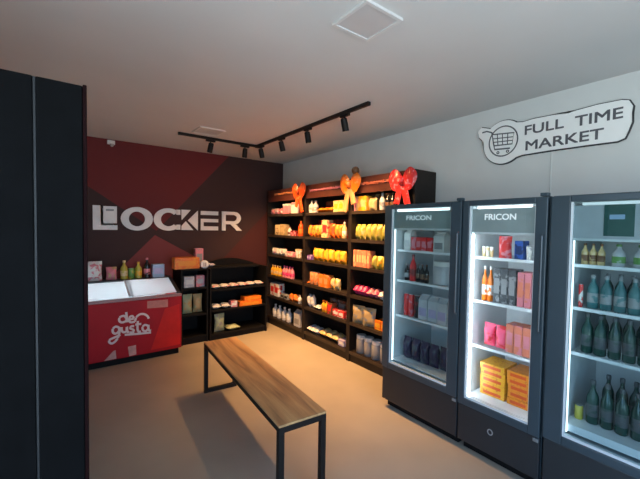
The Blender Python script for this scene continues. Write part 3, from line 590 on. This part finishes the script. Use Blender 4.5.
def stock():
    rnd = random.Random(3)
    for u, b, s, kind, cc, noun, y0, y1, n, h, d in ROWS:
        c1, c2 = cc.split(',')
        z = (RZ[s] if u == 0 else FZ[b][s])+.0005
        pitch = abs(y0-y1)/(1 if kind == 'stack' else n); w = pitch*.93
        where = '%s shelf of the %s' % (SHELFN[u][s], PLACE[u][b])
        grp = '%ss on the %s' % (noun.replace('back row', 'rear'), where)
        P = proto(kind, c1, c2, w, h, d)
        dd = d if d else min(w, h*.9)
        if kind == 'jar' and d: dd = min(w, h*.9)
        if kind == 'jar': dd = min(w, h*.9)
        if kind == 'bottle': dd = min(w, h*.48)
        if kind == 'can': dd = min(w, h*.8)
        if kind == 'cup': dd = min(w, h*1.2)
        for k in range(n):
            if kind == 'stack':
                y = (y0+y1)/2+rnd.uniform(-.002,.002); zz = z+k*(h+.0006); x = 2.56+d/2+rnd.uniform(-.012,.012)
                lab = '%s, %s up in the pile, %s' % (noun, ['lowest','second','third','fourth','topmost'][k], where)
            else:
                y = y0-(k+.5)*pitch; zz = z
                x = (2.885 if u == 0 else 2.535)+dd/2+.004+rnd.uniform(0,.012)+(.18 if noun.startswith('back row') else 0)
                lab = ('%s, %s in the back row, %s' % (noun[9:], ORD[k], where)) if noun.startswith('back row') else ('%s, %s from left on %s' % (noun, ORD[k], where)).replace('leftmost from left', 'leftmost') if n > 1 else 'single %s on the %s' % (noun, where)
                if n == 2: lab = '%s, %s of two on %s' % (noun, ['left','right'][k], where)
            put(P, (x, y, zz), R(-90)+(rnd.uniform(-.4,.4) if kind == 'bag' and n > 1 and u == 0 else 0)+(rnd.uniform(-.04,.04) if kind in ('bottle','can','jar','cup') else 0), lab, CAT[kind], grp if n > 1 else None)
stock()

# ------------------------------------------------------------------ wall racks
rack_m = mat('rack_dark_brown', (.016,.011,.009), .5, var=.2, scale=12, spec=.3)
header_m = mat('header_dark_red', (.085,.022,.014), .5, var=.25, scale=6)
def rack(y0, y1, label):   # y0 far end, y1 near end
    t = thing('display_rack', label, 'display rack', (3.03, (y0+y1)/2, 0), 'black wall racks')
    for a, b in ((y0-.028, y0), (y1, y1+.028)):
        bm = nb(); box(bm, 2.86, 3.205, a, b, 0, 2.25, .002); obj('side_panel', bm, rack_m, t)
    bm = nb(); box(bm, 3.19, 3.205, y1+.0285, y0-.0285, .1, 2.25); obj('back_panel', bm, rack_m, t)
    for z in RZ:
        bm = nb(); box(bm, 2.865, 3.1895, y1+.0285, y0-.0285, z-.028, z, .002); s = obj('shelf', bm, rack_m, t)
        bm = nb(); box(bm, 2.858, 2.8645, y1+.030, y0-.030, z-.034, z+.004, .001); obj('price_rail', bm, mat('dark_rail', (.03,.02,.014), .4), s)
    bm = nb(); box(bm, 2.875, 3.1895, y1+.0285, y0-.0285, 0, .0985, .002); obj('kick_plate', bm, rack_m, t)
    bm = nb(); box(bm, 2.862, 2.885, y1+.0285, y0-.0285, 2.06, 2.25, .003); obj('header', bm, header_m, t)
    bm = nb(); box(bm, 2.8855, 3.1895, y1+.0285, y0-.0285, 2.23, 2.25); obj('top_panel', bm, rack_m, t)
rack(5.320, 4.196, 'black display rack in the corner by the red wall')
rack(4.195, 3.206, 'middle black display rack of the three on the wall')
rack(3.205, 2.240, 'black display rack right beside the fridges')
# tinsel strands and bows
def tinsel(y0, y1, z, col, label):
    rnd = random.Random(int(y0*100)); bm = nb(); x = 2.851
    n = 60; pts = []
    tube(bm, [(x, y0+(y1-y0)*k/12, z+.006*math.sin(k*1.1)) for k in range(13)], .008)
    for k in range(n*4):
        y = y0+(y1-y0)*rnd.random(); a = rnd.uniform(0, 6.28); l = rnd.uniform(.012,.026)
        c = Vector((x, y, z)); d = Vector((-abs(math.cos(a))*.5, rnd.uniform(-.5,.5), math.sin(a))).normalized(); sd = d.cross(Vector((0,1,.3))).normalized()*.003
        v = [bm.verts.new(c+d*.006-sd), bm.verts.new(c+d*.006+sd), bm.verts.new(c+d*l)]; w = [bm.verts.new(p.co+Vector((0,.002,0))) for p in v]
        bm.faces.new(v); bm.faces.new(w[::-1])
        for i in range(3): bm.faces.new((v[i], w[i], w[(i+1) % 3], v[(i+1) % 3]))
    tag(obj('tinsel_strand', bm, mat('tinsel_'+col, RGB[col], .25)), label, 'tinsel', 'tinsel strands along the headers')
tinsel(5.05, 4.45, 2.175, 'peach', 'pale orange tinsel strand along the header of the far rack')
tinsel(4.05, 3.36, 2.165, 'pink', 'pale pink tinsel strand along the header of the middle rack')
tinsel(3.02, 2.56, 2.165, 'salmon', 'reddish pink tinsel strand along the header beside the fridges')
def bow(y, z, s, c1, c2, label, kind):
    t = thing('decorative_bow', label, 'bow', (2.84, y, z), 'bows hanging on the rack headers'); x = 2.8225
    m1 = mat('foil_'+c1+c2, RGB[c1], .3, scale=30, second=RGB[c2], thr=.60)
    for k, sg in enumerate((-1, 1)):
        bm = nb(); n = 12; prof = []
        for i in range(n+1):                                   # puffed loop
            u = i/n; ww = s*(.25+.75*math.sin(u*PI)**.8); prof.append((y+sg*u*s*1.15, ww*.72, .045*math.sin(u*PI)**.7+.006))
        rings = []
        for yy, hz, dx in prof: rings.append([bm.verts.new((x+dx*math.cos(2*PI*q/10)*.7, yy, z+.01+(yy-y)*sg*.18+hz*math.sin(2*PI*q/10)*(1+.15*math.sin(q*3)))) for q in range(10)])
        for a, b in zip(rings, rings[1:]):
            for q in range(10): bm.faces.new((a[q], a[(q+1) % 10], b[(q+1) % 10], b[q]))
        bm.faces.new(rings[0][::-1]); bm.faces.new(rings[-1]); obj('loop', bm, m1, t, True)
        bm = nb(); L = s*(1.9 if (k == 1) == (kind == 1) else 1.35)
        pts = [(x-.005, y+sg*.012+sg*L*.28*i/6, z-.01-L*i/6+.006*math.sin(i)) for i in range(7)]
        tube(bm, pts, s*.26, 8, ((1,0,0), .25)); obj('ribbon_tail', bm, cmat(c2) if kind == 1 else m1, t, True)
    bm = nb(); bmesh.ops.create_icosphere(bm, subdivisions=2, radius=s*.3, matrix=Matrix.Translation((x-.02, y, z+.01))); obj('knot', bm, m1, t, True)
    if kind == 1:
        bm = nb(); bmesh.ops.create_icosphere(bm, subdivisions=2, radius=s*.30, matrix=Matrix.Translation((x+.0, y-s*.55, z+s*1.02))); obj('bauble', bm, cmat('brown'), t, True, label='dark brown bauble')
bow(4.29, 2.16, .15, 'redorange', 'peach', 'orange-red bow hanging at the far end of the headers', 0)
bow(3.17, 2.165, .16, 'orange', 'peach', 'orange bow with dark bauble and pale tail, between two racks', 1)
bow(2.37, 2.13, .155, 'red', 'pink', 'red bow with white specks above the left fridge', 0)

# ------------------------------------------------------------------ fridges
frame_m = mat('fridge_charcoal', (.030,.048,.062), .38, var=.08, scale=5)
liner_m = mat('fridge_liner', (.62,.65,.67), .5, var=.02)
gasket_m = mat('gasket_pale', (.60,.64,.66), .4, var=.03)
wire_m = mat('white_wire', (.72,.75,.78), .4, var=.02)
def fridge(idx, ya, yb, ga, gb, zb, zh, label, led, ledw, header, text):
    """ya far side, yb near side; ga..gb the glass; zb its lower edge, zh bottom of the header panel."""
    t = thing('display_fridge', label, 'fridge', (2.74, (ya+yb)/2, 0), 'upright glass-door fridges')
    ZT = 1.865; XD = 2.43; XBk = 3.10
    ia, ib = ga+.012, gb-.012
    bm = nb()
    box(bm, XD+.001, XBk, ia+.012, ya, .08, ZT); box(bm, XD+.001, XBk, yb, ib-.012, .08, ZT)
    box(bm, XBk-.04, XBk, ib-.011, ia+.011, .08, ZT); box(bm, XD+.001, XBk-.041, ib-.011, ia+.011, ZT-.035, ZT); box(bm, XD+.001, XBk-.041, ib-.011, ia+.011, .08, zb-.02)
    obj('cabinet', bm, frame_m, t)
    bm = nb()
    box(bm, XD+.03, XBk-.053, ia, ia+.011, zb-.008, ZT-.047); box(bm, XD+.03, XBk-.053, ib-.011, ib, zb-.008, ZT-.047)
    box(bm, XBk-.052, XBk-.042, ib-.011, ia+.011, zb-.008, ZT-.047); box(bm, XD+.03, XBk-.042, ib-.011, ia+.011, zb-.019, zb-.0085); box(bm, XD+.03, XBk-.042, ib-.011, ia+.011, ZT-.0465, ZT-.0355)
    obj('liner', bm, liner_m, t, label='pale inner lining')
    bm = nb(); box(bm, 2.47, XBk-.02, yb+.02, ya-.02, 0, .0795); obj('plinth', bm, black_m, t)
    bm = nb(); box(bm, 2.405, XD, yb+.004, ya-.004, .075, zb-.055, .006); lp = obj('lower_panel', bm, mat('fridge_black', (.014,.018,.022), .45, var=.08, scale=5), t)
    for z in FZ[idx][:3]:
        bm = nb(); y0, y1 = ib+.002, ia-.002
        tube(bm, [(2.515,y0,z-.006),(2.515,y1,z-.006)], .0055, 8); tube(bm, [(XBk-.06,y0,z-.006),(XBk-.06,y1,z-.006)], .0045, 8)
        nn = int((y1-y0)/.028)
        for k in range(nn+1): tube(bm, [(2.515,y0+.004+(y1-y0-.008)*k/nn,z-.0045),(XBk-.06,y0+.004+(y1-y0-.008)*k/nn,z-.0045)], .0028, 5)
        sh = obj('wire_shelf', bm, wire_m, t)
        bm = nb(); box(bm, 2.500, 2.5085, y0, y1, z-.014, z+.006, .002); obj('price_rail', bm, wire_m, sh)
    bm = nb(); box(bm, 2.447, XBk-.06, ib+.003, ia-.003, FZ[idx][3]-(.045 if idx == 2 else .009), FZ[idx][3], .001); obj('bottom_shelf', bm, wire_m, t)
    # door
    bm = nb(); ZB = zb-.05; ZD = ZT-.006
    box(bm, 2.39, XD, ga, ya-.003, ZB, ZD, .005); box(bm, 2.39, XD, yb+.003, gb, ZB, ZD, .005)
    box(bm, 2.39, XD, gb+.0005, ga-.0005, ZB, zb, .005); box(bm, 2.39, XD, gb+.0005, ga-.0005, 1.823, ZD, .005)
    dr = obj('door', bm, frame_m, t)
    bm = nb(); g = .011
    box(bm, 2.400, 2.426, ga-g, ga-.0006, zb+.0006, 1.8225); box(bm, 2.400, 2.426, gb+.0006, gb+g*.5, zb+.0006, 1.8225)
    box(bm, 2.400, 2.426, gb+g*.5+.0005, ga-g-.0005, zb+.0006, zb+.016); obj('gasket', bm, gasket_m, dr, label='pale gasket round the glass')
    bm = nb(); box(bm, 2.408, 2.413, gb+g*.5+.0005, ga-g-.0005, zb+.0165, 1.8225); obj('glass_pane', bm, glass_mat('fridge_glass_clear', (.95,.97,.97)) if idx == 1 else glass_mat('fridge_glass_dimmed', (.80,.865,.87)), dr)  # outer fridges get darker glass, dimming their contents by colour
    bm = nb(); tube(bm, [(2.388,yb+.022,1.02),(2.372,yb+.022,1.03),(2.372,yb+.022,1.62),(2.388,yb+.022,1.63)], .007, 8); obj('handle', bm, mat('handle_grey', (.06,.075,.09), .3, .4), dr, True)
    bm = nb(); box(bm, 2.395, 2.435, yb+.006, yb+.05, ZT+.0005, ZT+.022, .004); obj('hinge', bm, frame_m, t)
    bm = nb(); box(bm, 2.393, 2.404, yb+.008, yb+.04, zb-.085, zb-.062, .003); obj('hinge', bm, mat('hinge_steel', (.25,.27,.28), .4, .5), t, label='small steel hinge at the foot of the door')
    if header:
        hm = mat('header_'+header, {'grey': (.27,.32,.32), 'pale': (.40,.42,.45)}[header], .45, var=.06)
        bm = nb(); box(bm, 2.418, 2.424, gb+.007, ga-.012, zh, 1.80, .001); hp = obj('header_panel', bm, hm, dr)
        bm = nb(); box(bm, 2.416, 2.424, gb+.007, ga-.012, zh-.014, zh-.0005, .001); obj('header_edge', bm, gasket_m, hp)
        if text:
            add_mesh('lettering', text_mesh('lettering', 'FRICON', .06, .0008, emit_mat('backlit_lettering', (.85,.95,1), .18), frame_right(text[0], text[1], 2.4165), .001, (text[2], text[3])), hp, 'white FRICON lettering')
    # led tubes
    lm = emit_mat('led_%d' % idx, (.80,.94,1.0), led)
    bm = nb(); box(bm, XD+.004, XD+.016, ia-ledw, ia-.001, zb+.02, 1.79, .003); obj('led_or_added_strip', bm, lm, t, label='upright white LED strip on the left')
    bm = nb(); box(bm, XD+.004, XD+.016, ib+.001, ib+.006, zb+.02, 1.79, .001); obj('led_or_added_strip', bm, lm, t, label='thin white LED strip on the right')
    bm = nb(); box(bm, 2.414, 2.4235, gb+.03, ga-.05, 1.801, 1.818, .002); obj('led_tube', bm, emit_mat('led_top_%d' % idx, (.80,.94,1.0), led*(1.2 if idx == 0 else .15)), t, label='LED tube above the header')
    return t, lp
f1, _ = fridge(0, 2.205, 1.440, 2.125, 1.532, .430, 1.655, 'left black glass-door fridge, next to the shelving rack', 1.9, .024, 'grey', (1.975,1.725,.25,.038))
f2, lp = fridge(1, 1.436, .872, 1.385, .943, .405, 1.635, 'middle black glass-door fridge stocked with yellow boxes below', 9, .030, 'grey', (1.28,1.722,.21,.040))
f3, _ = fridge(2, .860, .02, .757, .125, .425, 1.612, 'right black glass-door fridge full of dark bottles', 1.6, .026, 'pale', None)
bm = nb(); ringprism(bm, ell(1.186,.238,.020,.022,20), ell(1.186,.238,.013,.015,20), (.003,0,0), lambda a, b: (2.4025, a, b)); obj('ring_emblem', bm, mat('emblem_silver', (.40,.44,.46), .35, .5), lp, label='small silver ring emblem')
# dark green reflection, modelled as a thin plate inside the right fridge's header
reflection_plate = None
for dr in f3.children:
    if dr.name.startswith('door'):
        bm = nb(); box(bm, 2.4145, 2.4172, .475, .605, 1.628, 1.80, .001); reflection_plate = obj('reflection_plate', bm, mat('reflection_green', (.012,.075,.065), .5), dr, label='dark green reflection modelled behind the glass')
        bm = nb(); box(bm, 2.4132, 2.4143, .515, .58, 1.72, 1.745, .0004)
        add_mesh('reflection_mark', mesh('reflection_mark', bm, cmat('paleblue')), dr, 'pale smudged mark on the modelled green reflection')

# ------------------------------------------------------------------ chest freezer
FY = 4.615; fr_red = mat('freezer_red', (.41,.006,.014), .5, spec=.25, var=.10, scale=2.5)
t = thing('chest_freezer', 'red chest freezer with sliding glass lids', 'freezer', (.55, 4.95, 0))
FX0, FX1, FYB = -.20, 1.262, 5.30
bm = nb(); box(bm, FX0, FX1, FY, FY+.05, .075, .742, .01); box(bm, FX0, FX1, FYB-.05, FYB, .075, .90, .004)
for a, b in ((FX0, FX0+.05), (FX1-.05, FX1)):
    prism(bm, [(FY+.0505,.075),(FYB-.0505,.075),(FYB-.0505,.895),(FY+.0505,.745)], (b-a,0,0), lambda p, q: (a, p, q))
box(bm, FX0+.0505, FX1-.0505, FY+.0505, FYB-.0505, .075, .12)
obj('body', bm, fr_red, t)
bm = nb(); box(bm, FX0+.052, FX1-.052, FY+.052, FYB-.052, .13, .14); box(bm, FX0+.052, FX1-.052, FYB-.062, FYB-.052, .1405, .86); box(bm, FX0+.052, FX1-.052, FY+.052, FY+.060, .1405, .72)
obj('liner', bm, liner_m, t)
bm = nb(); box(bm, FX0+.02, FX1-.03, FY+.03, FYB-.03, 0, .0745); obj('plinth', bm, black_m, t)
bm = nb(); box(bm, FX0, FX1, FY-.004, FY+.06, .743, .772, .004); obj('front_rim', bm, mat('rim_grey', (.34,.17,.17), .35), t, label='grey front rim')
bm = nb(); box(bm, FX0, FX1, 5.11, FYB, .9005, .925, .005); obj('rear_ledge', bm, mat('rim_dark', (.03,.03,.035), .4), t, label='dark rear ledge')
for a, b in ((FX0, FX0+.045), (FX1-.045, FX1)):
    bm = nb(); prism(bm, [(FY+.061,.747),(5.109,.86),(5.109,.925),(FY+.061,.788)], (b-a,0,0), lambda p, q: (a, p, q))
    obj('side_rim', bm, mat('rim_dark', (.03,.03,.035), .4), t)
gm = glass_mat('frosted_lid', (.92,.96,.98), .7, (.84,.90,.92), .12, 1.25)
mid = .70
for a, b, dz in ((FX0+.0455, mid+.009, .0), (mid-.009, FX1-.0455, .012)):
    bm = nb(); prism(bm, [(FY+.063,.770+dz),(5.105,.905+dz),(5.105,.911+dz),(FY+.063,.776+dz)], (b-a,0,0), lambda p, q: (a, p, q)); gl = obj('sliding_lid', bm, gm, t)
    bm = nb(); e = b-.02 if dz == 0 else a
    prism(bm, [(FY+.063,.7705+dz),(5.105,.9055+dz),(5.105,.915+dz),(FY+.063,.780+dz)], (.018,0,0), lambda p, q: (e+(.02 if dz == 0 else -.019), p, q)); obj('lid_edge', bm, cmat('palegrey'), gl)
bm = nb(); box(bm, FX0+.06, FX1-.06, FY+.061, FY+.073, .42, .44); obj('led_or_added_strip', bm, emit_mat('led_freezer', (.85,.95,1), 15), t, label='unseen white light strip added along the front wall')  # unseen strip added inside to brighten the frosted lid
bm = nb(); box(bm, FX0+.06, FX1-.06, FYB-.075, FYB-.064, .42, .44); obj('led_or_added_strip', bm, emit_mat('led_freezer', (.85,.95,1), 15), t, label='unseen white light strip added at the back')  # second unseen strip, added to spread light under the lid
# script, stickers and a painted pool of spotlight on the front
bm = nb()
def smooth_line(pts, n=5):
    P_ = [Vector((p[0], p[1])) for p in pts]; o = []
    for i in range(len(P_)-1):
        p0 = P_[max(0,i-1)]; p1 = P_[i]; p2 = P_[i+1]; p3 = P_[min(len(P_)-1,i+2)]
        for k in range(n):
            u = k/n; o.append(.5*((2*p1)+(-p0+p2)*u+(2*p0-5*p1+4*p2-p3)*u*u+(-p0+3*p1-3*p2+p3)*u**3))
    return o+[P_[-1]]
for k, pts in SCRIPT.items():
    tube(bm, [(p.x, FY-.0015, p.y) for p in smooth_line(pts)], .0125, 8, ((0,1,0), .12))
obj('lettering', bm, mat('script_white', (.78,.62,.60), .5, var=.03), t, label='white hand-written lettering de gusta')
stm = mat('sticker_peach', (.60,.20,.16), .5, var=.15, scale=20)
bm = nb(); prism(bm, DECAL[0], (0,.002,0), lambda a, b: (a, FY-.0025, b)); obj('sticker', bm, stm, t, label='peach coloured sticker at the top')
for pl in DECAL[1:]:
    pl = [(a, max(b, .08+.4*(b > .15)*0)) for a, b in pl]
    bm = nb(); prism(bm, [(pl[0][0],.20),(pl[1][0],.205),(pl[2][0],.09),(pl[3][0],.085)] if len(pl) == 4 else [(.41,.082),(.44,.11),(.50,.18),(.524,.185),(.53,.085)], (0,.002,0), lambda a, b: (a, FY-.0025, b))
    obj('sticker', bm, mat('sticker_pale', (.62,.32,.28), .5, var=.15, scale=20), t, label='pale sticker near the foot')
bm = nb(); prism(bm, [(.90,.11),(1.06,.60),(1.235,.64),(1.245,.12)], (0,.0015,0), lambda a, b: (a, FY-.0018, b)); obj('sticker', bm, mat('painted_light_pool', (.62,.016,.014), .5, spec=.25, var=.12, scale=6), t, label='brighter red pool of spotlight painted on at the right')  # brighter red patch stands in for a pool of spotlight
LZ = .9255
def single(kind, c1, c2, w, h, d, loc, rz, label):
    return put(proto(kind, c1, c2, w, h, d), loc, rz, label, CAT[kind], None)
single('bag', 'white', 'pink', .20, .25, .10, (.345,5.20,LZ), .1, 'large whitish pink bag at the left end of the freezer ledge')
single('bag', 'pink', 'tan', .12, .17, .08, (.545,5.20,LZ), -.1, 'small pink bag behind the freezer lid')
single('bottle', 'lime', 'cream', .085, .245, 0, (.69,5.20,LZ), 0, 'yellow-green bottle with cream cap, left of two on the freezer')
single('can', 'green', 'lime', .075, .14, 0, (.775,5.20,LZ), 0, 'green can between two yellow-green bottles on the freezer')
single('bottle', 'lime', 'yellow', .085, .22, 0, (.86,5.20,LZ), 0, 'yellow-green bottle with yellow cap beside black bottle on freezer')
single('bottle', 'black', 'pink', .08, .27, 0, (.965,5.20,LZ), 0, 'black bottle with pink cap on the freezer ledge')
single('box', 'paleblue', 'lilac', .15, .18, .10, (1.10,5.20,LZ), .05, 'pale blue box at the right end of the freezer ledge')

# ------------------------------------------------------------------ two low racks by the back wall
def low_rack(name, label, x0, x1, y0, y1, zt, shelves, arch):
    t = thing(name, label, 'display rack', ((x0+x1)/2, (y0+y1)/2, 0))
    for a, b in ((x0, x0+.025), (x1-.025, x1)):
        bm = nb(); box(bm, a, b, y0, y1, 0, zt, .002); obj('side_panel', bm, black_m, t)
    for z in shelves:
        bm = nb(); box(bm, x0+.0255, x1-.0255, y0+.005, y1-.021, z-.025, z, .002); obj('shelf', bm, black_m, t)
    bm = nb()
    if arch: prism(bm, [(x0+.0255,.02)]+[(x0+.0255+(x1-x0-.051)*k/12, zt+.02+arch*math.sin(PI*k/12)) for k in range(13)]+[(x1-.0255,.02)], (0,.018,0), lambda a, b: (a, y1-.02, b))
    else: box(bm, x0+.0255, x1-.0255, y1-.02, y1, .02, zt)
    obj('back_panel', bm, black_m, t)
    bm = nb(); box(bm, x0+.0255, x1-.0255, y0+.02, y0+.035, 0, shelves[-1]-.0255); obj('kick_plate', bm, black_m, t)
    return t
tA = low_rack('side_rack', 'narrow black rack between freezer and low shelf unit', 1.325, 1.70, 4.88, 5.30, 1.045, [1.045,.78,.41,.10], 0)
tB = low_rack('shelf_unit', 'low black shelf unit with arched back by red wall', 1.715, 2.625, 4.86, 5.32, 1.03, [.735,.435,.09], .09)
bm = nb(); box(bm, 1.7405, 2.5995, 5.08, 5.2985, 1.005, 1.03, .002); obj('top_shelf', bm, black_m, tB)
tg = 'goods'
single('box', 'orange', 'amber', .33, .155, .16, (1.42,5.0,1.0455), 0, 'orange box lying on top of the narrow black rack')
single('box', 'pink', 'grey', .11, .27, .09, (1.635,5.12,1.0455), 0, 'upright greyish pink carton behind the orange box')
# round white tin standing on edge
t = thing('round_tin', 'round white tin with dark bars on the rack corner', 'tin', (1.655, 4.93, 1.0455))
bm = nb(); lathe(bm, [(.052,-.022),(.058,-.018),(.058,.018),(.052,.022)], 20); bmesh.ops.transform(bm, matrix=Matrix.Translation((1.655,4.925,1.0985)) @ Matrix.Rotation(R(90),4,'X'), verts=bm.verts[:]); obj('tin', bm, white_m, t, True)
bm = nb(); box(bm, 1.637,1.647,4.9005,4.9025,1.07,1.125); obj('bar_mark', bm, cmat('brown'), t)
bm = nb(); box(bm, 1.662,1.672,4.9005,4.9025,1.07,1.125); obj('bar_mark', bm, cmat('brown'), t)
single('pouch', 'lilac', 'white', .10, .05, .12, (1.83,5.18,1.0305), .5, 'small pale lilac pouch on the low shelf unit top')
single('box', 'palegrey', 'white', .14, .155, .10, (1.455,5.0,.7805), 0, 'pale grey carton on the middle shelf of narrow rack')
single('box', 'pink', 'palegrey', .115, .16, .10, (1.61,5.0,.7805), 0, 'pink carton on the middle shelf of narrow rack')
single('bag', 'palegreen', 'tan', .15, .27, .09, (1.435,5.0,.4105), 0, 'yellow-green bag on the lower shelf of narrow rack')
single('bag', 'tan', 'palegreen', .13, .26, .09, (1.59,5.02,.4105), 0, 'tan bag on the lower shelf of narrow rack')
P = proto('pouch', 'palegrey', 'pink', .125, .055, .16)
for k in range(6): put(P, (1.82+.138*k, 4.96, .7355), 0, 'flat pale pouch, %s from left on the unit under the arch' % ORD[k] if k else 'leftmost flat pale pouch on the low unit upper shelf', 'pouch', 'flat pale pouches on the low unit')
P = proto('pouch', 'palegrey', 'white', .13, .07, .16)
for k in range(2): put(P, (1.83+.14*k, 4.96, .4355), 0, 'flat greyish pouch, %s of two on the low unit middle shelf' % ['left','right'][k], 'pouch', 'flat greyish pouches on the low unit')
single('box', 'pink', 'white', .10, .09, .1, (2.10,4.96,.4355), 0, 'small pink box beside the orange boxes on low unit')
P = proto('box', 'orange', 'amber', .37, .07, .16)
put(P, (2.365,4.97,.4355), 0, 'lower of two orange boxes on the low shelf unit', 'box', 'orange boxes on the low unit')
P = proto('box', 'orange', 'amber', .28, .065, .15)
put(P, (2.40,4.97,.506), 0, 'upper of two orange boxes on the low shelf unit', 'box', 'orange boxes on the low unit')
single('bag', 'palegreen', 'grey', .16, .26, .10, (1.90,4.98,.0905), .1, 'pale green bag standing on the bottom of the low unit')
single('pouch', 'palegreen', 'cream', .20, .07, .17, (2.09,4.97,.0905), 0, 'pale green pouch lying beside the pale green standing bag')

# ------------------------------------------------------------------ daylight, camera
w = bpy.data.worlds.new('World'); scene.world = w; w.use_nodes = True
bg = w.node_tree.nodes['Background']; sky = w.node_tree.nodes.new('ShaderNodeTexSky')
sky.sky_type = 'HOSEK_WILKIE'; sky.turbidity = 5; sky.sun_direction = (-.2,.7,.7); sky.ground_albedo = .4
tint = w.node_tree.nodes.new('ShaderNodeMix'); tint.data_type = 'RGBA'; tint.blend_type = 'MULTIPLY'; tint.inputs['Factor'].default_value = 1
tint.inputs[7].default_value = (.92, 1.0, 1.06, 1)
w.node_tree.links.new(sky.outputs[0], tint.inputs[6]); w.node_tree.links.new(tint.outputs[2], bg.inputs[0]); bg.inputs[1].default_value = WORLD
def portal(loc, rot, sx, sy):
    L = bpy.data.lights.new('daylight_portal', 'AREA'); L.shape = 'RECTANGLE'; L.size = sx; L.size_y = sy; L.cycles.is_portal = True
    o = bpy.data.objects.new('daylight_portal', L); COL.objects.link(o); o.location = loc; o.rotation_euler = rot
portal((XL-.13, -.05, 1.3), (0, R(-90), 0), 2.4, 2.1)
portal((1.1, YF-.13, 1.25), (R(90), 0, 0), 2.0, 2.3)
cam = bpy.data.cameras.new('Camera'); cam.sensor_width = 36; cam.lens = 349/640*36; cam.clip_start = .05
co = bpy.data.objects.new('Camera', cam); COL.objects.link(co)
yaw, pitch, roll = R(36.9), R(-2.0), R(.95)
fw = Vector((math.sin(yaw)*math.cos(pitch), math.cos(yaw)*math.cos(pitch), math.sin(pitch)))
r0 = Vector((math.cos(yaw), -math.sin(yaw), 0)); u0 = r0.cross(fw); rr = r0*math.cos(roll)+u0*math.sin(roll); uu = rr.cross(fw)
M3 = Matrix((rr, uu, -fw)).transposed().to_4x4(); M3.translation = (0, 0, 1.65)
co.matrix_world = M3; scene.camera = co
vs = scene.view_settings; vs.view_transform = 'Standard'; vs.look = 'None'; vs.gamma = 1; vs.use_curve_mapping = False; vs.exposure = EXPO
scene.cycles.max_bounces = 8; scene.cycles.transparent_max_bounces = 12; scene.cycles.caustics_reflective = False; scene.cycles.caustics_refractive = False
scene.cycles.use_denoising = True; scene.cycles.sample_clamp_indirect = 4
